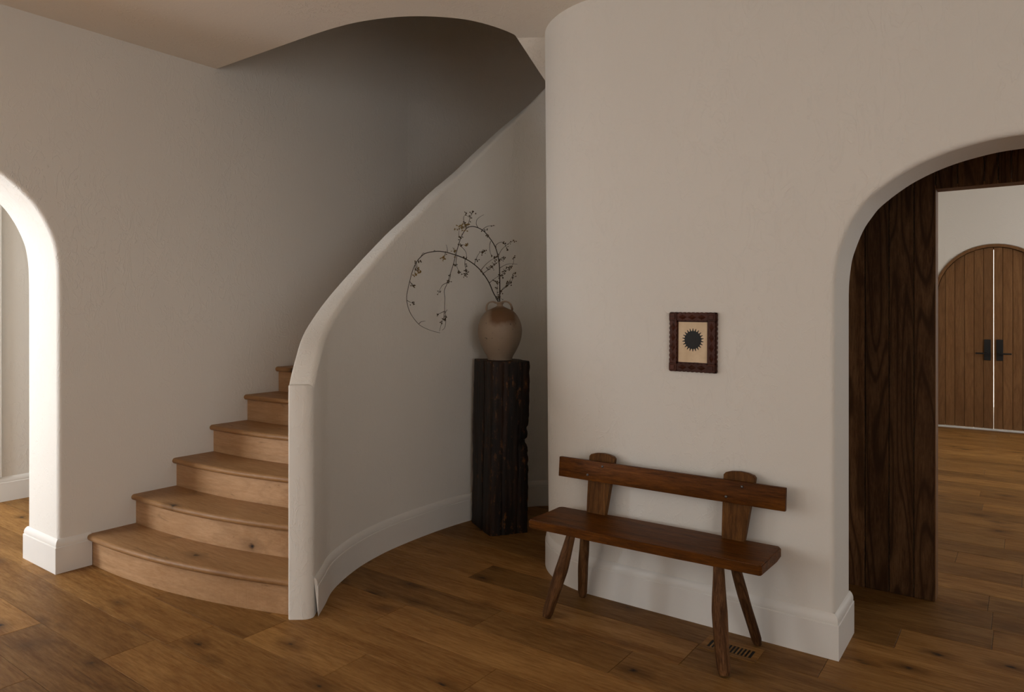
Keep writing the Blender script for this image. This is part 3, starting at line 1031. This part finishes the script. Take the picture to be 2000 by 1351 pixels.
# ------------------------------------------------------------------ stoneware jug
top_c = ped_c + RV * 0.007 + Vector((0, 0, PH + 0.003))
jug = tag(empty('stoneware_jug', top_c), 'round brown stoneware jug with two small handles on the black timber block', 'jug')
K = 4.745 / 1378.0 / 8.444
prof_px = [(0, 1128), (150, 1128), (198, 1135), (203, 1118), (206, 1100), (222, 1064), (246, 1025), (271, 980), (296, 930), (318, 880), (338, 820), (352, 765), (360, 710), (363, 655), (359, 600),
           (349, 550), (334, 500), (313, 450), (285, 405), (253, 365), (220, 335), (196, 318), (172, 309), (140, 296), (105, 279), (72, 264), (53, 252), (48, 238), (52, 222), (66, 205), (70, 195), (66, 186), (54, 183),
           (40, 190), (34, 215), (36, 240), (60, 270), (110, 300)]
prof_m = [(r * K, (1135 - y) * K) for r, y in prof_px]
NSEG = 56
V, Fc = [], []
for r, z in prof_m:
    for k in range(NSEG):
        a = 2 * math.pi * k / NSEG
        wob = 1 + 0.006 * noise.noise(Vector((math.cos(a) * 1.3, math.sin(a) * 1.3, z * 9)))
        rib = 1 + 0.0035 * math.sin(z * 560) * (1 if 0.06 < z < 0.26 else 0)
        V.append((r * wob * rib * math.cos(a), r * wob * rib * math.sin(a), z))
for i in range(len(prof_m) - 1):
    for k in range(NSEG):
        j = (k + 1) % NSEG
        Fc.append((i * NSEG + k, i * NSEG + j, (i + 1) * NSEG + j, (i + 1) * NSEG + k))
m, nt, b = new_mat('salt_glazed_stoneware')
iso = mapped(nt, (1, 1, 1), rnd=False)
tc = nt.nodes.new('ShaderNodeTexCoord')
sx = nt.nodes.new('ShaderNodeSeparateXYZ'); nt.links.new(tc.outputs['Object'], sx.inputs[0])
n1 = noise_n(nt, iso, 9.0, 5)
col = mix(nt, n1, (0.245, 0.175, 0.118), (0.34, 0.25, 0.175))
# iron glaze dip round the shoulder and a runny patch facing the room
zz = math_n(nt, 'ADD', sx.outputs['Z'], math_n(nt, 'MULTIPLY', math_n(nt, 'SUBTRACT', noise_n(nt, iso, 12.0, 4), 0.5), 0.10))
dotv = nt.nodes.new('ShaderNodeVectorMath'); dotv.operation = 'DOT_PRODUCT'
nt.links.new(tc.outputs['Object'], dotv.inputs[0])
dotv.inputs[1].default_value = tuple(RV)
ang = math_n(nt, 'SUBTRACT', 1.0, math_n(nt, 'ABSOLUTE', math_n(nt, 'MULTIPLY', math_n(nt, 'SUBTRACT', dotv.outputs['Value'], 0.022), 11.0)))
angr = ramp(nt, math_n(nt, 'ADD', ang, math_n(nt, 'MULTIPLY', noise_n(nt, iso, 14.0, 3), 0.35)), [(0.05, 0.0), (0.40, 1.0)])
patch = math_n(nt, 'MULTIPLY', ramp(nt, zz, [(0.215, 0.0), (0.262, 1.0)]), angr)
patch = math_n(nt, 'MULTIPLY', patch, ramp(nt, sx.outputs['Z'], [(0.345, 1.0), (0.362, 0.15)]))
col = mix(nt, math_n(nt, 'MULTIPLY', patch, 0.92), col, (0.125, 0.052, 0.012))
pits = ramp(nt, noise_n(nt, mapped(nt, (1, 1, 0.7), rnd=False), 46.0, 3, 0.5), [(0.68, 0.0), (0.73, 1.0)])
col = mix(nt, math_n(nt, 'MULTIPLY', pits, 0.8), col, (0.035, 0.022, 0.014))
nt.links.new(col, b.inputs['Base Color'])
inp(b, Roughness=0.58)
add_bump(nt, b, math_n(nt, 'ADD', noise_n(nt, mapped(nt, (1, 1, 18), rnd=False), 14.0, 3), math_n(nt, 'MULTIPLY', pits, -0.6)), 0.22, 0.004)
M['jug'] = m
mesh('jug_body', V, Fc, 'jug', jug, smooth=50)
hl = [(578, 200), (545, 188), (505, 184), (468, 194), (440, 218), (424, 255), (420, 300), (424, 335)]
hr2 = [(655, 198), (690, 184), (735, 179), (780, 190), (812, 220), (832, 262), (842, 305), (838, 345)]
for pts in (hl, hr2):
    bm = bmesh.new()
    c = catmull([RV * ((x - 640) * K) + Vector((0, 0, (1135 - y) * K)) for x, y in pts], 4)
    tube_bm(bm, c, [0.0062 + 0.001 * math.cos(i * 0.3) for i in range(len(c))], 10)
    from_bm('jug_handle', bm, 'jug', jug, smooth=50)

# ------------------------------------------------------------------ dried branches in the jug
def bp(p):
    x, y = 760 + p[0] / 4.094, 390 + p[1] / 4.094
    d = 4.735 - max(0.0, 973 - x) * 0.0031
    return at_depth(x, y, d)
rb = random.Random(21)
def branch(name, label, main, r0, r1, twigs, clusters, root_in):
    root = bp(main[0])
    b = tag(empty(name, root), label, 'branch', None)
    pts = [root_in] + [bp(p) for p in main]
    c = [q - root for q in catmull(pts, 6)]
    bm = bmesh.new()
    n = len(c)
    tube_bm(bm, c, [r0 + (r1 - r0) * (i / n) ** 0.8 for i in range(n)], 7)
    from_bm('stem', bm, 'stem', b, smooth=60)
    for tw in twigs:
        pts3 = [bp(p) for p in tw]
        jit = rb.uniform(-0.035, 0.035)
        pts3 = [q - FV * (jit * i / max(1, len(pts3) - 1)) for i, q in enumerate(pts3)]
        if len(pts3) == 2:
            pts3 = [pts3[0], (pts3[0] + pts3[1]) / 2 + Vector((0, 0, 0.004)), pts3[1]]
        c = [q - root for q in catmull(pts3, 5)]
        bm = bmesh.new()
        n = len(c)
        tube_bm(bm, c, [max(0.0009, 0.0019 - 0.001 * i / n) for i in range(n)], 6)
        from_bm('twig', bm, 'stem', b, smooth=60)
    for (cx_, cy_, num, spread, gold) in clusters:
        bm = bmesh.new()
        cen = bp((cx_, cy_))
        for _ in range(num):
            p = cen + RV * rb.gauss(0, spread * 0.84e-3) + Vector((0, 0, rb.gauss(0, spread * 0.84e-3))) - FV * rb.gauss(0, spread * 0.6e-3)
            s = rb.uniform(0.0032, 0.0056)
            mt = Matrix.Translation(p - root) @ Matrix.Rotation(rb.uniform(0, 6.28), 4, 'Z') @ Matrix.Rotation(rb.uniform(0, 3.14), 4, 'X') @ Matrix.Diagonal((s, s * rb.uniform(0.6, 1), s * rb.uniform(0.8, 1.5), 1))
            bmesh.ops.create_icosphere(bm, subdivisions=1, radius=1.0, matrix=mt)
            if rb.random() < 0.6:
                tube_bm(bm, [p - root, cen - root + Vector((0, 0, 0.003))], 0.0007, 4)
        o = from_bm('berry_cluster', bm, 'berry_gold' if gold else 'berry', b, smooth=60)
        o['kind'] = 'stuff'
    return b
jm = top_c + Vector((0, 0, 0.30))
stem1 = [(884, 818), (885, 700), (884, 600), (880, 510), (866, 432), (846, 372), (812, 317), (762, 256), (716, 226), (666, 213), (626, 224), (596, 260), (571, 310), (551, 375), (536, 430),
         (515, 510), (490, 590), (466, 665), (442, 725), (446, 790), (443, 870), (452, 930), (452, 985), (443, 1025), (424, 1042)]
tw1 = [[(886, 760), (905, 715), (940, 682), (968, 640), (992, 592)], [(888, 735), (925, 704), (958, 672), (985, 640), (990, 600)], [(884, 612), (925, 578), (962, 545), (992, 510), (998, 455)],
       [(883, 548), (920, 525), (965, 512), (1026, 515)], [(872, 460), (892, 410), (928, 370), (962, 343), (1000, 325)], [(848, 372), (870, 350), (895, 340), (917, 343)], [(917, 343), (932, 370), (940, 395)],
       [(745, 242), (768, 222), (800, 209), (847, 207)], [(714, 226), (697, 195), (702, 160), (725, 138), (758, 119)], [(622, 222), (598, 170), (598, 130), (622, 104)], [(628, 215), (640, 165), (652, 125), (670, 92)],
       [(620, 222), (600, 212), (575, 228)], [(570, 308), (558, 285), (560, 240)], [(562, 360), (590, 358), (628, 362)], [(566, 366), (598, 395), (618, 430), (622, 480)], [(530, 430), (518, 400), (506, 378)],
       [(542, 450), (534, 500), (545, 545), (562, 578)], [(812, 330), (803, 365), (806, 410), (820, 452)], [(466, 662), (430, 682), (412, 712), (400, 742)], [(492, 578), (489, 625), (478, 660)],
       [(443, 890), (415, 905), (385, 916)], [(440, 893), (436, 950), (416, 1000), (404, 1052)], [(448, 905), (462, 880)], [(875, 470), (868, 455), (845, 462)], [(763, 258), (790, 290), (795, 300)], [(880, 800), (864, 770), (866, 660)]]
cl1 = [(995, 590, 7, 9, 0), (958, 668, 12, 12, 0), (938, 690, 8, 10, 0), (990, 625, 3, 10, 0), (962, 545, 12, 12, 0), (925, 572, 9, 13, 0), (998, 462, 6, 9, 0), (895, 612, 8, 11, 0), (902, 465, 9, 15, 0), (915, 345, 5, 7, 0),
       (940, 385, 5, 12, 0), (1003, 330, 3, 8, 0), (962, 343, 3, 10, 0), (830, 215, 2, 8, 0), (768, 240, 6, 10, 0), (785, 288, 7, 10, 0), (606, 185, 5, 14, 0), (618, 106, 3, 6, 0), (665, 100, 6, 10, 0), (645, 150, 7, 14, 0),
       (580, 225, 26, 18, 1), (608, 205, 10, 14, 1), (566, 300, 6, 8, 0), (622, 360, 10, 8, 1), (570, 362, 5, 8, 0), (528, 412, 9, 13, 1), (532, 520, 5, 8, 0), (556, 576, 7, 9, 0), (852, 460, 10, 14, 0), (872, 492, 5, 10, 0),
       (868, 660, 10, 10, 0), (864, 708, 4, 7, 0), (880, 780, 14, 13, 0), (402, 738, 4, 8, 0), (472, 655, 8, 10, 0), (482, 600, 3, 8, 0), (388, 918, 3, 7, 0), (436, 955, 5, 10, 0), (412, 985, 4, 9, 0), (450, 940, 5, 9, 0), (848, 372, 4, 6, 0), (818, 450, 2, 4, 0), (896, 735, 6, 9, 0)]
branch('dried_branch', 'taller dried berry branch rising upright from the jug, then arching left and hanging down', stem1, 0.0042, 0.0011, tw1, cl1, jm)
stem2 = [(873, 818), (834, 745), (800, 665), (752, 590), (702, 535), (642, 490), (582, 460), (530, 441), (462, 421), (402, 412), (350, 415), (290, 429), (250, 460), (215, 505), (185, 575), (165, 650),
         (149, 720), (140, 780), (147, 840), (165, 895), (195, 945), (240, 997), (290, 1027), (350, 1050), (408, 1064)]
tw2 = [[(800, 666), (838, 635), (880, 606)], [(752, 590), (790, 560), (830, 530), (872, 492)], [(732, 565), (770, 520), (812, 485), (850, 462)], [(681, 521), (696, 470), (722, 425), (762, 403)],
       [(466, 421), (466, 390), (460, 363)], [(452, 419), (444, 440), (428, 462)], [(212, 505), (208, 560), (208, 598)], [(218, 500), (225, 540), (236, 572)], [(168, 655), (180, 675), (198, 692)], [(144, 805), (168, 818), (192, 828)],
       [(240, 990), (255, 975), (284, 970)], [(250, 462), (270, 425), (282, 430)], [(608, 470), (606, 520), (616, 560), (614, 604)], [(358, 414), (360, 402), (370, 410)]]
cl2 = [(838, 470, 8, 12, 0), (822, 540, 9, 12, 0), (790, 555, 7, 10, 0), (845, 512, 6, 9, 0), (760, 408, 12, 11, 0), (735, 420, 4, 12, 0), (697, 483, 6, 10, 0), (428, 460, 14, 9, 1), (447, 438, 3, 7, 0), (232, 574, 16, 10, 1), (208, 603, 8, 7, 1),
       (225, 545, 4, 8, 0), (242, 490, 5, 7, 0), (192, 688, 8, 8, 0), (190, 828, 7, 8, 0), (616, 530, 6, 10, 0), (620, 560, 8, 12, 0), (612, 598, 14, 11, 0), (606, 466, 5, 7, 0), (212, 498, 3, 5, 0), (750, 590, 4, 6, 0), (730, 565, 3, 5, 0), (828, 640, 2, 5, 0), (880, 606, 5, 8, 0)]
branch('dried_branch', 'long dried berry branch sweeping left out of the jug in a wide open loop', stem2, 0.0042, 0.0012, tw2, cl2, jm + RV * -0.004)

# ------------------------------------------------------------------ rustic bench
bx_c = Vector((-1.392, 2.962, 0))
bang = math.atan2(0.022, 1.105)
bench = tag(empty('rustic_bench', bx_c, bang), 'rustic red-brown plank bench with a single back rail standing against the wall', 'bench')
binv = Matrix.Rotation(-bang, 3, 'Z')
def bl(p):
    return binv @ (Vector(p) - bx_c)
SEAT_Z, SEAT_T = 0.440, 0.042
outl = [(-0.556, -0.146), (-0.2, -0.150), (0.2, -0.148), (0.535, -0.147), (0.545, -0.140), (0.551, 0.060), (0.551, 0.125), (0.540, 0.143), (0.2, 0.146), (-0.2, 0.146), (-0.535, 0.143), (-0.553, 0.128), (-0.552, 0.02), (-0.558, -0.138)]
bm = bmesh.new()
vs = [bm.verts.new((x, y, 0)) for x, y in outl]
f = bm.faces.new(vs)
ext = bmesh.ops.extrude_face_region(bm, geom=[f])
for v in ext['geom']:
    if isinstance(v, bmesh.types.BMVert):
        v.co.z += SEAT_T
bmesh.ops.bevel(bm, geom=[e for e in bm.edges if abs(e.verts[0].co.z - e.verts[1].co.z) < 1e-5], offset=0.005, segments=2, affect='EDGES')
from_bm('seat', bm, 'bench', bench, (0, 0, SEAT_Z - SEAT_T), smooth=30)
# legs: hand-shaved tapered sticks
def bench_leg(top, foot, rad, seed):
    top, foot = bl(top), bl(foot)
    mid = (top + foot) / 2
    dirn = (top - foot)
    L = dirn.length
    bm = bmesh.new()
    N, S = 18, 12
    rings = []
    for i in range(N + 1):
        t = i / N
        r = rad[0] + (rad[1] - rad[0]) * min(1, t / 0.45) if t < 0.45 else rad[1] + (rad[2] - rad[1]) * (t - 0.45) / 0.55
        if t > 0.96:
            r *= 1 - (t - 0.96) / 0.04 * 0.22
        bowx = 0.006 * math.sin(t * 3.1 + seed)
        ring = []
        for k in range(S):
            a = 2 * math.pi * k / S
            rr3 = r * (1 + 0.07 * noise.noise(Vector((math.cos(a) * 1.1 + seed * 3, math.sin(a) * 1.1, t * 4))))
            ring.append(bm.verts.new((rr3 * math.cos(a) + bowx, rr3 * math.sin(a) * 0.93, L * (0.5 - t))))
        rings.append(ring)
    for i in range(N):
        for k in range(S):
            bm.faces.new((rings[i][k], rings[i][(k + 1) % S], rings[i + 1][(k + 1) % S], rings[i + 1][k]))
    bm.faces.new(rings[0]); bm.faces.new(rings[-1])
    o = from_bm('leg', bm, 'leg', bench, mid, smooth=50)
    o.rotation_mode = 'QUATERNION'
    o.rotation_quaternion = Vector((0, 0, 1)).rotation_difference(dirn.normalized())
    return o
zt = SEAT_Z - SEAT_T + 0.012
bench_leg((-1.732, 2.845, zt), (-1.823, 2.782, 0.004), (0.021, 0.031, 0.025), 1.0)
bench_leg((-1.765, 3.030, zt), (-1.812, 3.098, 0.004), (0.022, 0.026, 0.024), 2.0)
bench_leg((-1.024, 2.845, zt), (-0.966, 2.752, 0.004), (0.022, 0.033, 0.027), 3.0)
bench_leg((-1.020, 3.010, zt), (-0.944, 3.094, 0.004), (0.022, 0.024, 0.022), 4.0)
# back posts: tapered, wider at the rounded top, leaning back
TILT = 0.09
def back_post(xc, wb, wt, skew, seed):
    bm = bmesh.new()
    z0, z1 = SEAT_Z - SEAT_T - 0.004, 0.738
    N = 8
    ring = [(-wb / 2, 0.0), (wb / 2, 0.0)]
    H_ = z1 - z0
    right = [(wb / 2 + (wt / 2 - wb / 2) * t + skew * t, H_ * 0.94 * t) for t in (0.35, 0.7, 0.9, 1.0)]
    left = [(-wb / 2 - (wt / 2 - wb / 2) * t + skew * t, H_ * 0.94 * t) for t in (1.0, 0.9, 0.7, 0.35)]
    topc = [(skew + wt / 2 * math.cos(a), H_ * 0.94 + H_ * 0.06 * math.sin(a)) for a in (0.5, 1.0, 1.57, 2.14, 2.64)]
    ring = ring + right + topc + left
    T_ = 0.030
    fr = [bm.verts.new((x, -T_ / 2, z)) for x, z in ring]
    bk = [bm.verts.new((x, T_ / 2, z)) for x, z in ring]
    bm.faces.new(fr); bm.faces.new(list(reversed(bk)))
    for i in range(len(ring)):
        j = (i + 1) % len(ring)
        bm.faces.new((fr[i], fr[j], bk[j], bk[i]))
    bmesh.ops.bevel(bm, geom=[e for e in bm.edges if abs(e.verts[0].co.y - e.verts[1].co.y) < 1e-6], offset=0.003, segments=1, affect='EDGES')
    o = from_bm('back_post', bm, 'post', bench, bl((xc, 3.090, z0)), smooth=30)
    o.rotation_euler = (-TILT, 0, 0)
    return o
back_post(-1.735, 0.098, 0.140, 0.024, 1)
back_post(-1.048, 0.094, 0.140, 0.024, 2)
# back rail
bmr = box_bm(1.112, 0.024, 0.099, 0.004, 2)
rail = from_bm('back_rail', bmr, 'bench', bench, bl((-1.376, 3.078, 0.652)), smooth=30)
rail.rotation_euler = (-TILT, 0.004, 0)
for nx, nz in ((-0.308, 0.029), (-0.388, -0.022), (0.373, 0.029), (0.305, -0.024)):
    bm = bmesh.new()
    bmesh.ops.create_uvsphere(bm, u_segments=8, v_segments=5, radius=0.0065)
    for v in bm.verts:
        v.co.y *= 0.7
    from_bm('nail_head', bm, 'iron', rail, (nx, -0.0125, nz), smooth=60)

# ------------------------------------------------------------------ framed print
FX0, FX1, FZ0, FZ1 = -1.373, -1.141, 1.161, 1.441
fcx, fcz = (FX0 + FX1) / 2, (FZ0 + FZ1) / 2
FW, FH = FX1 - FX0, FZ1 - FZ0
pic = tag(empty('framed_print', (fcx, YR - 0.001, fcz)), 'small print of a black sun in a dark carved wooden frame on the wall', 'picture')
pic.rotation_euler = (0, math.radians(0.5), 0)
def wavy_rail(bm, L, w, y0, y1, amp, n, wob_in=True):
    """scalloped strip along x, centred, thickness from y0 (back) to y1 (front)"""
    S = n * 6
    top, bot = [], []
    for i in range(S + 1):
        x = -L / 2 + L * i / S
        c = abs(math.sin(math.pi * n * i / S))
        top.append((x, w / 2 - amp + amp * c))
        bot.append((x, -w / 2 + (amp - amp * c if wob_in else 0)))
    fr_t = [bm.verts.new((x, y1, z)) for x, z in top]; fr_b = [bm.verts.new((x, y1, z)) for x, z in bot]
    bk_t = [bm.verts.new((x, y0, z)) for x, z in top]; bk_b = [bm.verts.new((x, y0, z)) for x, z in bot]
    for i in range(S):
        bm.faces.new((fr_t[i], fr_b[i], fr_b[i + 1], fr_t[i + 1]))
        bm.faces.new((bk_t[i], bk_t[i + 1], bk_b[i + 1], bk_b[i]))
        bm.faces.new((fr_t[i], fr_t[i + 1], bk_t[i + 1], bk_t[i]))
        bm.faces.new((fr_b[i], bk_b[i], bk_b[i + 1], fr_b[i + 1]))
    for i in (0, S):
        bm.faces.new((fr_t[i], bk_t[i], bk_b[i], fr_b[i]))
def make_rail(L, n):
    bm = bmesh.new()
    wavy_rail(bm, L, 0.046, 0.0, -0.013, 0.0035, n, False)
    wavy_rail(bm, L - 0.004, 0.036, -0.013, -0.022, 0.0035, n, True)
    # chip-carved lozenges along the crown
    m5 = max(2, int(L / 0.042))
    for i in range(m5):
        x = -L / 2 + L * (i + 0.5) / m5
        a, h = L / m5 * 0.46, 0.012
        b5 = [bm.verts.new((x - a, -0.022, 0)), bm.verts.new((x, -0.022, -h)), bm.verts.new((x + a, -0.022, 0)), bm.verts.new((x, -0.022, h))]
        t = bm.verts.new((x, -0.031, 0))
        for j in range(4):
            bm.faces.new((b5[j], b5[(j + 1) % 4], t))
    return bm
off = 0.046 / 2
for (dx, dz, rot, L, n) in ((0, FH / 2 - off, 0, FW, 11), (0, -FH / 2 + off, math.pi, FW, 11), (-FW / 2 + off, 0, -HP, FH, 13), (FW / 2 - off, 0, HP, FH, 13)):
    o = from_bm('frame_rail', make_rail(L - 0.002, n), 'frame', pic, (dx, 0, dz))
    o.rotation_euler = (0, rot, 0)
for sx_ in (-1, 1):
    for sz_ in (-1, 1):
        bm = bmesh.new()
        box_bm(0.036, 0.006, 0.036, 0.0015, 1, bm, (0, -0.0235, 0))
        box_bm(0.022, 0.005, 0.022, 0.002, 1, bm, (0, -0.0285, 0))
        from_bm('corner_block', bm, 'frame', pic, (sx_ * (FW / 2 - off), 0, sz_ * (FH / 2 - off)))
m, nt, b = new_mat('aged_paper')
iso = mapped(nt, (1, 1, 1), rnd=False)
nt.links.new(mix(nt, ramp(nt, noise_n(nt, iso, 13.0, 4), [(0.35, 0.0), (0.7, 1.0)]), (0.80, 0.62, 0.42), (0.68, 0.50, 0.31)), b.inputs['Base Color'])
inp(b, Roughness=0.8)
M['paper'] = m
pp = from_bm('paper', box_bm(FW - 0.08, 0.004, FH - 0.08, 0), 'paper', pic, (0, -0.010, 0))
R1, R2, NSP = 0.0415, 0.0535, 22
V, Fc = [], []
ringp = []
for i in range(NSP):
    a0 = 2 * math.pi * i / NSP + math.pi / 2
    st = 2 * math.pi / NSP
    for da, r in ((-0.40, R1), (-0.24, R1 * 1.06), (-0.09, R2), (0.09, R2), (0.24, R1 * 1.06), (0.40, R1)):
        a = a0 + da * st
        ringp.append((r * math.cos(a), r * math.sin(a)))
for y in (0.0, -0.0004):
    V.extend((x * 0.97, y, z) for x, z in ringp)
n = len(ringp)
Fc = [tuple(range(n)), tuple(reversed(range(n, 2 * n)))] + [(i, (i + 1) % n, n + (i + 1) % n, n + i) for i in range(n)]
mesh('printed_sun', V, Fc, 'ink', pp, (0.001, -0.0021, 0.011))
# pencilled line under the print
from_bm('pencil_mark', box_bm(0.026, 0.0003, 0.0012, 0), 'ink', pp, (0.018, -0.0021, -0.094))

# ------------------------------------------------------------------ timber floor register beside the bench legs
vx0, vx1, vy0, vy1 = -1.142, -0.902, 2.925, 3.062
reg = tag(empty('floor_register', ((vx0 + vx1) / 2, (vy0 + vy1) / 2, 0.0)), 'flush wooden air vent grille with dark slots in the floor under the bench', 'vent')
W_, D_ = vx1 - vx0, vy1 - vy0
sx0, sx1, sy0, sy1 = -1.116 - (vx0 + vx1) / 2, -0.928 - (vx0 + vx1) / 2, 2.955 - (vy0 + vy1) / 2, 3.027 - (vy0 + vy1) / 2
ZV = 0.003
def vbox(nm, a0, a1, b0, b1, mat='floor', z0=0.0, z1=ZV):
    return from_bm(nm, box_bm(a1 - a0, b1 - b0, z1 - z0, 0.0006), mat, reg, ((a0 + a1) / 2, (b0 + b1) / 2, (z0 + z1) / 2))
vbox('register_frame', -W_ / 2, W_ / 2, -D_ / 2, sy0)
vbox('register_frame', -W_ / 2, W_ / 2, sy1, D_ / 2)
vbox('register_frame', -W_ / 2, sx0, sy0, sy1)
vbox('register_frame', sx1, W_ / 2, sy0, sy1)
vbox('register_slot_shade', sx0, sx1, sy0, sy1, 'dark', 0.0, 0.0009)  # thin near-black sheet: shade inside the slots put into colour
NSL = 12
pitch = (sx1 - sx0) / NSL
for i in range(1, NSL):
    x = sx0 + pitch * i
    vbox('register_slat', x - pitch * 0.21, x + pitch * 0.21, sy0, sy1)
